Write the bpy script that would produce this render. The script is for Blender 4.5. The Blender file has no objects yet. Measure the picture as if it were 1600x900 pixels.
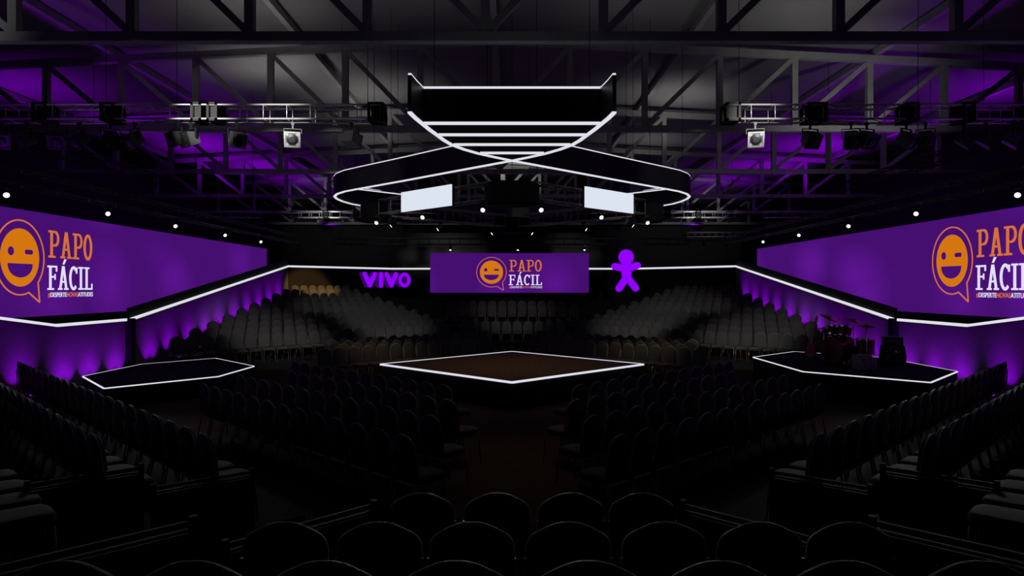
import bpy, bmesh, math, random
from mathutils import Vector, Matrix, Euler

random.seed(7)
C = bpy.context.scene.collection
PI = math.pi
R2 = math.sqrt(0.5)
EYE = 2.5          # camera height above the hall floor


def lin(r, g, b):
    f = lambda c: (c / 255 / 12.92) if c / 255 <= 0.04045 else ((c / 255 + 0.055) / 1.055) ** 2.4
    return (f(r), f(g), f(b))


# ------------------------------------------------------------------ camera, world, exposure
sc = bpy.context.scene
cam_data = bpy.data.cameras.new('camera')
cam_data.sensor_width = 36.0
cam_data.lens = 24.0
cam_data.clip_end = 200
cam = bpy.data.objects.new('camera', cam_data)
C.objects.link(cam)
cam.location = (0, 0, EYE)
cam.rotation_euler = (PI / 2, 0, 0)
sc.camera = cam
sc.view_settings.view_transform = 'Standard'
sc.view_settings.look = 'None'
sc.view_settings.exposure = 0.0
sc.view_settings.gamma = 1.0
sc.view_settings.use_curve_mapping = False
world = bpy.data.worlds.new('world')
sc.world = world
world.use_nodes = True
world.node_tree.nodes['Background'].inputs[0].default_value = (0.5, 0.5, 0.55, 1)
world.node_tree.nodes['Background'].inputs[1].default_value = 0.0002

# ------------------------------------------------------------------ lights
PURPLE = (0.36, 0.0, 1.0)
WHITE = (1.0, 0.98, 0.94)
WARM = (1.0, 0.62, 0.28)


def spot(name, loc, target, watts, size_deg, color=WHITE, blend=0.8, radius=0.08, parent=None):
    d = bpy.data.lights.new(name, 'SPOT')
    d.energy = watts
    d.color = color
    d.spot_size = math.radians(size_deg)
    d.spot_blend = blend
    d.shadow_soft_size = radius
    o = bpy.data.objects.new(name, d)
    C.objects.link(o)
    o.location = loc
    o.rotation_euler = (Vector(target) - Vector(loc)).to_track_quat('-Z', 'Y').to_euler()
    return o


# purple wash on the roof, one lamp per bay on each side
for sx in (-1, 1):
    for D, w, X in ((14.2, 60, 15.6), (20.8, 240, 15.2), (25.8, 330, 14.6), (29.8, 430, 13.8), (35.0, 420, 13.2), (39.8, 300, 12.6), (45.0, 160, 12.0)):
        spot('roof_wash_lamp', (sx * X, D, 6.3), (sx * (X - 0.6), D + 0.4, 9.0), w, 122, PURPLE, 1.0, 0.35)
# white wash on the middle of the roof
for X, D, w in ((-5.9, 15.6, 60), (7.0, 15.4, 42), (-1.9, 14.6, 26), (2.9, 15.6, 22), (-7.0, 20.2, 120), (-4.9, 23.4, 100), (5.6, 23.4, 95), (6.6, 16.8, 18),
                (-0.2, 30.6, 150), (-6.0, 30.2, 50), (6.0, 30.2, 50), (0.3, 37.4, 220)):
    spot('roof_work_lamp', (X, D, 6.9), (X, D + 0.15, 9.0), w, 128, WHITE, 1.0, 0.3)
# lamps on the front-of-house bar above the camera, onto the near truss and its fixtures, then added fill spots
spot('house_and_fill_lamp', (-6.4, 3.0, 6.45), (-6.3, 14.2, 5.95), 13000, 7.5, WHITE, 0.9, 0.1)
spot('house_and_fill_lamp', (-4.9, 3.0, 6.45), (-4.75, 14.2, 5.95), 13000, 7.5, WHITE, 0.9, 0.1)
spot('house_and_fill_lamp', (5.2, 3.0, 6.45), (5.0, 14.2, 5.95), 12000, 7, WHITE, 0.9, 0.1)
spot('house_and_fill_lamp', (8.4, 14.9, 5.9), (8.8, 18.3, 7.5), 130, 90, WHITE, 1.0, 0.1)  # unseen spot in mid hall that brightens the roof truss beyond
spot('house_and_fill_lamp', (-11.0, 7.5, 5.6), (-9.6, 11.6, 7.3), 200, 40, WHITE, 1.0, 0.1)  # unseen fill spot that brightens the nearest roof truss
spot('house_and_fill_lamp', (-6.5, 5.0, 6.3), (-3.1, 15.1, 5.0), 700, 13, WHITE, 0.8, 0.1)  # added spot that brightens the ring's side loop
spot('house_and_fill_lamp', (6.5, 5.0, 6.3), (3.5, 15.3, 5.0), 700, 11, WHITE, 0.8, 0.1)  # added spot for the opposite loop of the ring
# warm light over the centre platform and the aisle in front of it
spot('platform_lamp', (0.0, 16.2, 4.6), (0.0, 16.8, 0.6), 95, 96, WARM, 1.0, 0.3)
spot('aisle_lamp', (0.0, 12.4, 4.7), (0.0, 9.6, 0.0), 60, 50, WARM, 1.0, 0.2)
# pools on the stands behind the centre platform
for sx in (-1, 1):
    spot('stand_lamp', (sx * 3.3, 17.4, 3.75), (sx * 7.6, 22.2, 1.1), 700, 34, WHITE, 0.9, 0.08)
    spot('stand_lamp', (sx * 1.9, 18.8, 3.75), (sx * 4.8, 26.2, 1.2), 850, 30, WHITE, 0.9, 0.08)
    spot('stand_lamp', (sx * 8.4, 21.0, 4.0), (sx * 7.2, 29.0, 2.0), 420, 30, WHITE, 0.9, 0.08)
    spot('stand_lamp', (sx * 3.0, 17.8, 3.8), (sx * 4.0, 19.6, 0.5), 105, 60, (1.0, 0.8, 0.56), 1.0, 0.08)
    # low back light on the near stands, from the rig
    spot('stand_lamp', (sx * 8.4, 14.4, 4.0), (sx * 5.0, 6.2, 0.6), 260 + 90 * sx, 44, WHITE, 1.0, 0.08)
    spot('stand_lamp', (sx * 0.7, 14.1, 3.85), (sx * 1.0, 3.2, 1.3), 420, 24, WHITE, 1.0, 0.08)
    spot('stand_lamp', (sx * 8.4, 17.3, 4.0), (sx * 6.6, 11.0, 0.9), 200, 46, WHITE, 1.0, 0.06)
    spot('stand_lamp', (sx * 2.0, 15.5, 3.85), (sx * 3.2, 10.0, 0.8), 45, 46, WHITE, 1.0, 0.06)
spot('stand_lamp', (0.0, 20.4, 3.85), (0.0, 31.0, 1.3), 700, 22, WHITE, 0.9, 0.08)
spot('stand_lamp', (-6.2, 26.6, 5.2), (-8.9, 31.0, 2.75), 2300, 24, (1.0, 0.56, 0.18), 0.5, 0.08)


# added fill spots, without fixtures, that brighten the far trusses
for sx in (-1, 1):
    spot('truss_fill', (sx * 8.4, 29.0, 5.4), (sx * 9.2, 33.4, 6.0), 900, 34, WHITE, 1.0, 0.05)


# ------------------------------------------------------------------ materials
def nodes_of(m):
    m.use_nodes = True
    return m.node_tree.nodes, m.node_tree.links


def mat(name, rgb, rough=0.6, metal=0.0, vary=0.12, scale=18.0, bump=0.0, spec=0.5):
    m = bpy.data.materials.new(name)
    n, l = nodes_of(m)
    b = n['Principled BSDF']
    b.inputs['Roughness'].default_value = rough
    b.inputs['Metallic'].default_value = metal
    b.inputs['Specular IOR Level'].default_value = spec
    tc = n.new('ShaderNodeTexCoord')
    nz = n.new('ShaderNodeTexNoise')
    nz.inputs['Scale'].default_value = scale
    nz.inputs['Detail'].default_value = 3
    l.new(tc.outputs['Object'], nz.inputs['Vector'])
    r = n.new('ShaderNodeValToRGB')
    r.color_ramp.elements[0].position = 0.3
    r.color_ramp.elements[1].position = 0.7
    r.color_ramp.elements[0].color = (*[c * (1 - vary) for c in rgb], 1)
    r.color_ramp.elements[1].color = (*[min(1, c * (1 + vary)) for c in rgb], 1)
    l.new(nz.outputs['Fac'], r.inputs['Fac'])
    l.new(r.outputs['Color'], b.inputs['Base Color'])
    if bump:
        bp = n.new('ShaderNodeBump')
        bp.inputs['Strength'].default_value = bump
        bp.inputs['Distance'].default_value = 0.01
        l.new(nz.outputs['Fac'], bp.inputs['Height'])
        l.new(bp.outputs['Normal'], b.inputs['Normal'])
    return m


def glow(name, rgb, strength=1.0):
    m = bpy.data.materials.new(name)
    n, l = nodes_of(m)
    n.remove(n['Principled BSDF'])
    e = n.new('ShaderNodeEmission')
    e.inputs[0].default_value = (*rgb, 1)
    e.inputs[1].default_value = strength
    l.new(e.outputs[0], n['Material Output'].inputs[0])
    return m


def screen_mat():
    m = bpy.data.materials.new('screen_picture')
    n, l = nodes_of(m)
    n.remove(n['Principled BSDF'])
    tc = n.new('ShaderNodeTexCoord')
    mp = n.new('ShaderNodeMapping')
    mp.inputs['Scale'].default_value = (0.55, 0.55, 0.75)
    mp.inputs['Rotation'].default_value = (0, math.radians(30), 0)
    l.new(tc.outputs['Object'], mp.inputs['Vector'])
    v = n.new('ShaderNodeTexVoronoi')
    v.inputs['Scale'].default_value = 0.55
    l.new(mp.outputs['Vector'], v.inputs['Vector'])
    nz = n.new('ShaderNodeTexNoise')
    nz.inputs['Scale'].default_value = 0.5
    nz.inputs['Detail'].default_value = 0
    l.new(mp.outputs['Vector'], nz.inputs['Vector'])
    mx = n.new('ShaderNodeMath')
    mx.operation = 'ADD'
    l.new(v.outputs['Distance'], mx.inputs[0])
    l.new(nz.outputs['Fac'], mx.inputs[1])
    r = n.new('ShaderNodeValToRGB')
    r.color_ramp.elements[0].position = 0.55
    r.color_ramp.elements[1].position = 1.15
    r.color_ramp.elements[0].color = (*lin(90, 20, 142), 1)
    r.color_ramp.elements[1].color = (*lin(68, 15, 110), 1)
    l.new(mx.outputs[0], r.inputs['Fac'])
    e = n.new('ShaderNodeEmission')
    l.new(r.outputs['Color'], e.inputs[0])
    l.new(e.outputs[0], n['Material Output'].inputs[0])
    return m


def wood_mat():
    m = bpy.data.materials.new('stage_wood')
    n, l = nodes_of(m)
    b = n['Principled BSDF']
    b.inputs['Roughness'].default_value = 0.7
    b.inputs['Specular IOR Level'].default_value = 0.12
    tc = n.new('ShaderNodeTexCoord')
    w = n.new('ShaderNodeTexWave')
    w.inputs['Scale'].default_value = 2.2
    w.inputs['Distortion'].default_value = 1.5
    l.new(tc.outputs['Object'], w.inputs['Vector'])
    r = n.new('ShaderNodeValToRGB')
    r.color_ramp.elements[0].color = (0.085, 0.060, 0.024, 1)
    r.color_ramp.elements[1].color = (0.098, 0.070, 0.028, 1)
    l.new(w.outputs['Fac'], r.inputs['Fac'])
    l.new(r.outputs['Color'], b.inputs['Base Color'])
    return m


M = {}
M['steel'] = mat('painted_steel', (0.30, 0.30, 0.29), 0.55, 0.0, 0.1, 3)
M['roof'] = mat('roof_sheet', (0.2, 0.2, 0.195), 0.85, 0.0, 0.05, 1)
M['hall'] = mat('hall_cladding', (0.05, 0.05, 0.05), 0.8)
M['floor'] = mat('brown_floor', (0.035, 0.022, 0.012), 0.95, 0, 0.2, 4, 0, 0.1)
M['carpet'] = mat('black_carpet', (0.014, 0.014, 0.016), 0.95, 0, 0.3, 60, 0.3, 0.1)
M['black'] = mat('matt_black', (0.010, 0.010, 0.011), 0.8, 0, 0.2, 10, 0, 0.2)
M['satin'] = mat('satin_black', (0.018, 0.018, 0.02), 0.45, 0, 0.2, 10)
M['drape'] = mat('wall_cloth', (0.11, 0.11, 0.11), 0.9, 0, 0.04, 6, 0.0, 0.1)
M['fabric'] = mat('chair_fabric', (0.055, 0.055, 0.053), 0.85, 0, 0.15, 70, 0.25, 0.15)
M['piping'] = mat('chair_piping', (0.2, 0.2, 0.195), 0.6, 0, 0.25, 120, 0.4)  # cording, made pale to stand in for the rim light it catches
M['brass'] = mat('brass_tube', (0.27, 0.20, 0.11), 0.4, 0.8, 0.1)
M['block'] = mat('block_plate', (0.028, 0.028, 0.028), 0.6, 0.0, 0.1, 12, 0, 0.2)
M['alu'] = mat('aluminium', (0.68, 0.68, 0.69), 0.38, 0.55, 0.08, 20)
M['plate'] = mat('grey_plate', (0.16, 0.16, 0.16), 0.45, 0.3, 0.1, 12)
M['wood'] = wood_mat()
M['strip'] = glow('led_strip_white', lin(224, 224, 234), 1.0)
M['panel'] = glow('led_panel_white', lin(220, 228, 240), 1.0)
M['lens'] = glow('lamp_lens_lit', (1.0, 1.0, 1.0), 2.5)
M['lens_dark'] = mat('dark_glass', (0.012, 0.012, 0.014), 0.45)
M['frame_lit'] = mat('lamp_frame_lit', (0.9, 0.9, 0.9), 0.2, 0.6, 0.05)  # pale copy of the front frame, painting the light that falls on it
M['screen'] = screen_mat()
M['screen_dark'] = glow('logo_purple', lin(70, 15, 114), 1.0)
M['orange'] = glow('logo_orange', lin(212, 118, 16), 1.0)
M['ring_orange'] = glow('logo_ring_orange', lin(214, 112, 52), 1.0)
M['white'] = glow('logo_white', lin(228, 222, 248), 1.0)
M['violet'] = glow('sign_violet', lin(146, 0, 255), 1.0)
M['violet_side'] = glow('sign_side_violet', lin(58, 2, 104), 1.0)
M['uplens'] = glow('uplight_lens', (0.36, 0.0, 1.0), 1.5)
M['drum_red'] = mat('drum_red', (0.11, 0.008, 0.012), 0.35, 0.1, 0.15, 8)
M['drum_skin'] = mat('drum_skin', (0.35, 0.33, 0.33), 0.5)
M['cymbal'] = mat('cymbal_bronze', (0.35, 0.12, 0.06), 0.4, 0.7, 0.15, 30)
M['chrome'] = mat('chrome', (0.7, 0.7, 0.72), 0.15, 1.0, 0.03)
M['guitar'] = mat('guitar_red', (0.28, 0.06, 0.03), 0.25, 0, 0.2, 5)
M['maple'] = mat('guitar_neck', (0.35, 0.2, 0.09), 0.4)
M['grille'] = mat('speaker_grille', (0.05, 0.05, 0.055), 0.7, 0, 0.5, 160, 0.5)


# ------------------------------------------------------------------ mesh collector
class MB:
    def __init__(self):
        self.v, self.f = [], []

    def add(self, vs, fs):
        o = len(self.v)
        self.v += [tuple(p) for p in vs]
        self.f += [tuple(i + o for i in f) for f in fs]

    def box(self, c, s, rz=0.0, m=None):
        hx, hy, hz = s[0] / 2, s[1] / 2, s[2] / 2
        rot = Matrix.Rotation(rz, 3, 'Z')
        vs = []
        for x, y, z in ((-hx, -hy, -hz), (hx, -hy, -hz), (hx, hy, -hz), (-hx, hy, -hz),
                        (-hx, -hy, hz), (hx, -hy, hz), (hx, hy, hz), (-hx, hy, hz)):
            p = rot @ Vector((x, y, z)) + Vector(c)
            vs.append(m @ p if m else p)
        self.add(vs, [(0, 3, 2, 1), (4, 5, 6, 7), (0, 1, 5, 4), (1, 2, 6, 5), (2, 3, 7, 6), (3, 0, 4, 7)])
        return self

    def bar(self, a, b, w, h, up=(0, 0, 1)):
        """rectangular bar from a to b; w across, h along up"""
        a, b = Vector(a), Vector(b)
        d = (b - a).normalized()
        u = Vector(up)
        s = d.cross(u)
        if s.length < 1e-5:
            s = d.cross(Vector((1, 0, 0)))
        s.normalize()
        t = s.cross(d).normalized()
        vs = []
        for p in (a, b):
            for i, j in ((-1, -1), (1, -1), (1, 1), (-1, 1)):
                vs.append(p + s * (i * w / 2) + t * (j * h / 2))
        self.add(vs, [(0, 1, 2, 3), (7, 6, 5, 4), (0, 4, 5, 1), (1, 5, 6, 2), (2, 6, 7, 3), (3, 7, 4, 0)])
        return self

    def tube(self, pts, r, n=8, closed=False):
        pts = [Vector(p) for p in pts]
        k = len(pts)
        prev = None
        rings = []
        for i, p in enumerate(pts):
            if closed:
                d = pts[(i + 1) % k] - pts[i - 1]
            else:
                d = pts[min(i + 1, k - 1)] - pts[max(i - 1, 0)]
            d.normalize()
            if prev is None:
                s = d.cross(Vector((0, 0, 1)))
                if s.length < 1e-4:
                    s = d.cross(Vector((1, 0, 0)))
            else:
                s = prev - d * prev.dot(d)
            s.normalize()
            prev = s
            t = d.cross(s)
            rings.append([p + s * (r * math.cos(2 * PI * j / n)) + t * (r * math.sin(2 * PI * j / n)) for j in range(n)])
        vs = [q for ring in rings for q in ring]
        fs = []
        for i in range(k if closed else k - 1):
            i2 = (i + 1) % k
            for j in range(n):
                fs.append((i * n + j, i * n + (j + 1) % n, i2 * n + (j + 1) % n, i2 * n + j))
        if not closed:
            fs.append(tuple(range(n - 1, -1, -1)))
            fs.append(tuple((k - 1) * n + j for j in range(n)))
        self.add(vs, fs)
        return self

    def lathe(self, prof, m=None, n=24):
        """profile of (radius, height) about local Z, capped at both ends"""
        m = m or Matrix.Identity(4)
        vs, fs = [], []
        for r, z in prof:
            for j in range(n):
                a = 2 * PI * j / n
                vs.append(m @ Vector((r * math.cos(a), r * math.sin(a), z)))
        for i in range(len(prof) - 1):
            for j in range(n):
                fs.append((i * n + j, i * n + (j + 1) % n, (i + 1) * n + (j + 1) % n, (i + 1) * n + j))
        fs.append(tuple(range(n - 1, -1, -1)))
        fs.append(tuple((len(prof) - 1) * n + j for j in range(n)))
        self.add(vs, fs)
        return self

    def prism(self, poly, d0, d1, m=None):
        """2D polygon (x, z) extruded along local y from d0 to d1"""
        m = m or Matrix.Identity(4)
        k = len(poly)
        vs = [m @ Vector((x, d0, z)) for x, z in poly] + [m @ Vector((x, d1, z)) for x, z in poly]
        fs = [tuple(range(k)), tuple(range(2 * k - 1, k - 1, -1))]
        for i in range(k):
            j = (i + 1) % k
            fs.append((j, i, i + k, j + k))
        self.add(vs, fs)
        return self

    def slab(self, poly, z0, z1):
        """plan polygon (x, y) extruded from z0 to z1"""
        k = len(poly)
        vs = [(x, y, z0) for x, y in poly] + [(x, y, z1) for x, y in poly]
        fs = [tuple(range(k - 1, -1, -1)), tuple(range(k, 2 * k))]
        for i in range(k):
            j = (i + 1) % k
            fs.append((i, j, j + k, i + k))
        self.add(vs, fs)
        return self

    def mesh(self, name, material, smooth=False, bevel=0.0):
        me = bpy.data.meshes.new(name)
        me.from_pydata(self.v, [], self.f)
        bm = bmesh.new()
        bm.from_mesh(me)
        bmesh.ops.recalc_face_normals(bm, faces=bm.faces)
        if bevel:
            bmesh.ops.bevel(bm, geom=[e for e in bm.edges if len(e.link_faces) == 2 and e.calc_face_angle(0) > 0.6],
                            offset=bevel, segments=2, affect='EDGES', profile=0.5)
        bm.to_mesh(me)
        bm.free()
        if smooth:
            for p in me.polygons:
                p.use_smooth = True
        me.materials.append(material)
        return me

    def build(self, name, material, parent=None, smooth=False, bevel=0.0):
        me = self.mesh(name, material, smooth, bevel)
        return link(name, me, parent)


def link(name, me, parent=None):
    o = bpy.data.objects.new(name, me)
    C.objects.link(o)
    if parent is not None:
        o.parent = parent
    return o


def tag(o, label, cat, group=None, kind=None):
    o['label'] = label
    o['category'] = cat
    if group:
        o['group'] = group
    if kind:
        o['kind'] = kind
    return o


def thing(name, label, cat, loc=(0, 0, 0), rz=0.0, group=None):
    o = bpy.data.objects.new(name, None)
    o.empty_display_size = 0.1
    C.objects.link(o)
    o.location = loc
    o.rotation_euler = (0, 0, rz)
    return tag(o, label, cat, group)


def struct(o, label=None):
    o['kind'] = 'structure'
    if label:
        o['label'] = label
    return o


def copy_tree(o, label=None, loc=None, rot=None, group=None):
    c = o.copy()
    C.objects.link(c)
    if label:
        c['label'] = label
    if loc is not None:
        c.location = loc
    if rot is not None:
        c.rotation_euler = rot
    if group:
        c['group'] = group
    for ch in o.children:
        d = ch.copy()
        C.objects.link(d)
        d.parent = c
        for g in ch.children:
            e = g.copy()
            C.objects.link(e)
            e.parent = d
    return c


ORD = ['zeroth', 'first', 'second', 'third', 'fourth', 'fifth', 'sixth', 'seventh', 'eighth', 'ninth', 'tenth',
       'eleventh', 'twelfth', 'thirteenth', 'fourteenth', 'fifteenth', 'sixteenth', 'seventeenth', 'eighteenth',
       'nineteenth', 'twentieth', 'twenty-first', 'twenty-second', 'twenty-third', 'twenty-fourth', 'twenty-fifth',
       'twenty-sixth', 'twenty-seventh', 'twenty-eighth', 'twenty-ninth', 'thirtieth']
# the two halves of the hall, told apart by what stands there
SIDE = {-1: 'empty side platform', 1: 'drum kit'}
SIDEN = {-1: 'empty platform side', 1: 'drum kit side'}

# ------------------------------------------------------------------ hall shell
HX, HY0, HY1 = 17.4, -3.0, 52.0
XC = -0.45          # roof trusses' middle post


def chord_z(x):
    return EYE + 6.62 - 0.05 * abs(x - XC)


struct(MB().slab([(-HX, HY0), (HX, HY0), (HX, HY1), (-HX, HY1)], -0.1, 0.0).build('floor', M['floor']))
for sx, nm in ((-1, 'wall_left'), (1, 'wall_right')):
    struct(MB().box((sx * (HX + 0.1), (HY0 + HY1) / 2, 4.6), (0.2, HY1 - HY0, 9.2)).build(nm, M['hall']))
struct(MB().box((0, HY1 + 0.1, 4.9), (2 * HX + 0.4, 0.2, 9.8)).build('wall_back', M['hall']))
struct(MB().box((0, HY0 - 0.1, 4.9), (2 * HX + 0.4, 0.2, 9.8)).build('wall_front', M['hall']))
rf = MB()
zr = lambda x: chord_z(x) + 0.32
rf.prism([(-HX - 0.3, zr(-HX - 0.3)), (XC, zr(XC)), (HX + 0.3, zr(HX + 0.3)),
          (HX + 0.3, zr(HX + 0.3) + 0.15), (XC, zr(XC) + 0.15), (-HX - 0.3, zr(-HX - 0.3) + 0.15)], HY0 - 0.3, HY1 + 0.3)
struct(rf.build('ceiling', M['roof']))

# purlins running the length of the hall
plabel = {-3: 'long steel purlin under the roof close to the wall beyond the empty side platform',
          -2: 'long steel purlin under the purple-lit roof above the empty side platform',
          -1: 'long steel purlin under the grey roof halfway between ridge and empty platform',
          0: 'long steel ridge purlin along the highest line of the roof',
          1: 'long steel purlin under the grey roof halfway between ridge and drum kit',
          2: 'long steel purlin under the purple-lit roof above the drum kit',
          3: 'long steel purlin under the roof close to the wall beyond the drum kit'}
for k in range(-3, 4):
    x = XC + 5.1 * k
    o = MB().bar((x, HY0 + 0.2, chord_z(x) + 0.2), (x, HY1 - 0.2, chord_z(x) + 0.2), 0.14, 0.18).build('roof_purlin', M['steel'])
    tag(o, plabel[k], 'purlin', 'purlins under the roof')

# roof trusses across the hall
ZT = EYE + 4.25
tl = ['steel roof truss nearest the camera, cut by the top of the photo',
      'steel roof truss passing just behind the near lighting truss',
      'steel roof truss third from the camera, above the middle of the hanging ring',
      'steel roof truss fourth from the camera, above the back of the arena',
      'steel roof truss fifth from the camera, beyond the centre screen',
      'steel roof truss farthest from the camera near the end wall']
for i in range(6):
    y = 11.6 + 6.66 * i
    t = thing('roof_truss', tl[i], 'truss', (0, y, ZT), 0, 'roof trusses')
    MB().bar((-17.2, 0, 0), (17.2, 0, 0), 0.18, 0.16).build('bottom_chord', M['steel'], t)
    tc = MB()
    for a, b in ((-17.2, XC), (XC, 17.2)):
        tc.bar((a, 0, chord_z(a) - ZT), (b, 0, chord_z(b) - ZT), 0.18, 0.18)
    tc.build('top_chord', M['steel'], t)
    for k in range(-8, 9):
        x = XC + 2.0 * k
        MB().bar((x, 0, 0.08), (x, 0, chord_z(x) - ZT - 0.09), 0.15, 0.15, (0, 1, 0)).build('vertical', M['steel'], t)
        if k != 0:
            s = 1 if k > 0 else -1
            xi = x - 2.0 * s
            a, b = Vector((xi, 0, 0.06)), Vector((x, 0, chord_z(x) - ZT - 0.06))
            MB().bar(a, b, 0.12, 0.12, (0, 1, 0)).build('diagonal', M['steel'], t)

# ------------------------------------------------------------------ arena walls with their LED edge
WX = 10.35
D_NEAR, D_A, D_B, D_BACK = 4.0, 15.44, 18.5, 31.55
Z_LEV = EYE - 0.85
Z_BACK = EYE + 1.005
SL = (Z_BACK - Z_LEV) / (D_BACK - D_B)


def wall_top(D):
    if D < D_A:
        return Z_LEV + SL * (D_A - D)
    if D > D_B:
        return Z_LEV + SL * (D - D_B)
    return Z_LEV


for sx, nm in ((-1, 'wall_side_left'), (1, 'wall_side_right')):
    m = MB()
    rot = Matrix.Rotation(PI / 2, 4, 'Z')
    # prism local x -> depth, local y -> across
    poly = [(D_NEAR, 0), (D_BACK, 0), (D_BACK, wall_top(D_BACK)), (D_B, Z_LEV), (D_A, Z_LEV), (D_NEAR, wall_top(D_NEAR))]
    place = Matrix(((0, 1, 0, 0), (1, 0, 0, 0), (0, 0, 1, 0), (0, 0, 0, 1)))
    x0, x1 = sorted((sx * WX, sx * (WX + 0.12)))
    m.prism(poly, x0, x1, place)
    w = struct(m.build(nm, M['drape']))
    # black parapet above the strip on the far slope
    m = MB()
    x0, x1 = sorted((sx * (WX + 0.02), sx * (WX + 0.1)))
    m.prism([(D_B, Z_LEV), (D_BACK, Z_BACK), (D_BACK, Z_BACK + 0.3), (D_B, Z_LEV + 0.3)], x0, x1, place)
    m.build('parapet', M['black'], w)
    for a, b in ((D_NEAR, D_A), (D_A, D_B - 0.22), (D_B + 0.02, D_BACK)):
        MB().bar((sx * (WX - 0.01), a, wall_top(a)), (sx * (WX - 0.01), b, wall_top(b)), 0.07, 0.065).build('led_strip', M['strip'], w)
        MB().bar((sx * (WX - 0.05), a, wall_top(a) - 0.045), (sx * (WX - 0.05), b, wall_top(b) - 0.045), 0.14, 0.014).build('strip_light_lip', M['black'], w)  # added lip that keeps the strip's light off the wall below
    post = MB().box((sx * (WX - 0.06), D_B - 0.1, 0.84), (0.16, 0.24, 1.68)).build('wall_post', M['black'])
    tag(post, 'black square post interrupting the glowing wall edge beside the %s' % SIDE[sx], 'post', 'wall posts', None)

# chamfered back wall
BW = [(-WX, D_BACK), (-6.3, 35.6), (6.3, 35.6), (WX, D_BACK)]
for i, nm in enumerate(('wall_back_corner_left', 'wall_back_centre', 'wall_back_corner_right')):
    a, b = BW[i], BW[i + 1]
    d = (Vector(b) - Vector(a)).normalized()
    nrm = Vector((-d.y, d.x))
    m = MB().slab([a, b, tuple(Vector(b) + nrm * 0.12), tuple(Vector(a) + nrm * 0.12)], 0, Z_BACK)
    w = struct(m.build(nm, M['black']))
    MB().bar((*a, Z_BACK), (*b, Z_BACK), 0.07, 0.085).build('led_strip', M['strip'], w)

# ------------------------------------------------------------------ uplights at the foot of the side walls
def foot_z(D):
    """height of the tier floor at the wall"""
    c = D + WX - 0.25
    if c > 29.3 - 0.62:
        return 0.16 + 0.172 * int((c - (29.3 - 0.62)) / 1.2)
    e = D - (WX - 0.25)
    for e0, p in ((1.3, 0.43), (2.65, 0.29), (4.0, 0.15)):
        if e < e0 + 0.93:
            return p
    return 0.0


ul_proto = None
for sx in (-1, 1):
    k = 0
    for D in (11.8, 13.1, 14.35, 15.75, 16.7, 17.8, 19.5, 20.6, 21.85, 23.0, 24.1, 25.4, 26.7, 27.9, 29.1, 30.2):
        zb = foot_z(D)
        k += 1
        loc = (sx * (WX - 0.30), D, zb)
        lab = 'small black uplight, %s along the wall foot from the camera, beside the %s' % (ORD[k], SIDE[sx])
        if ul_proto is None:
            ul_proto = thing('uplight', lab, 'uplight', loc, 0, 'uplights along the side walls')
            MB().box((0, 0, 0.05), (0.14, 0.2, 0.1)).build('housing', M['black'], ul_proto, bevel=0.01)
            MB().box((0, 0, 0.105), (0.1, 0.15, 0.01)).build('lens', M['uplens'], ul_proto)
        else:
            copy_tree(ul_proto, lab, loc)
        for dy in (-0.17, 0.17):
            spot('uplight_lamp', (sx * (WX - 0.30), D + dy, zb + 0.12), (sx * (WX + 0.16), D + dy, zb + 1.4), 82 if 14.6 < D < 19 else 72, 74, PURPLE, 1.0, 0.04)

# ------------------------------------------------------------------ seating
SEAT_SP = 0.47


def back_outline(grow=0.0):
    half = [(0.0, 0.0), (0.04, -0.002), (0.08, -0.012), (0.12, -0.030), (0.16, -0.051), (0.185, -0.068), (0.203, -0.088),
            (0.213, -0.115), (0.217, -0.16), (0.217, -0.30), (0.205, -0.46), (0.19, -0.50)]
    pts = [(x, z) for x, z in half]
    return [(-x, z) for x, z in reversed(pts[1:])] + pts


TILT = Matrix.Rotation(math.radians(7), 4, 'X')


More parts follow.
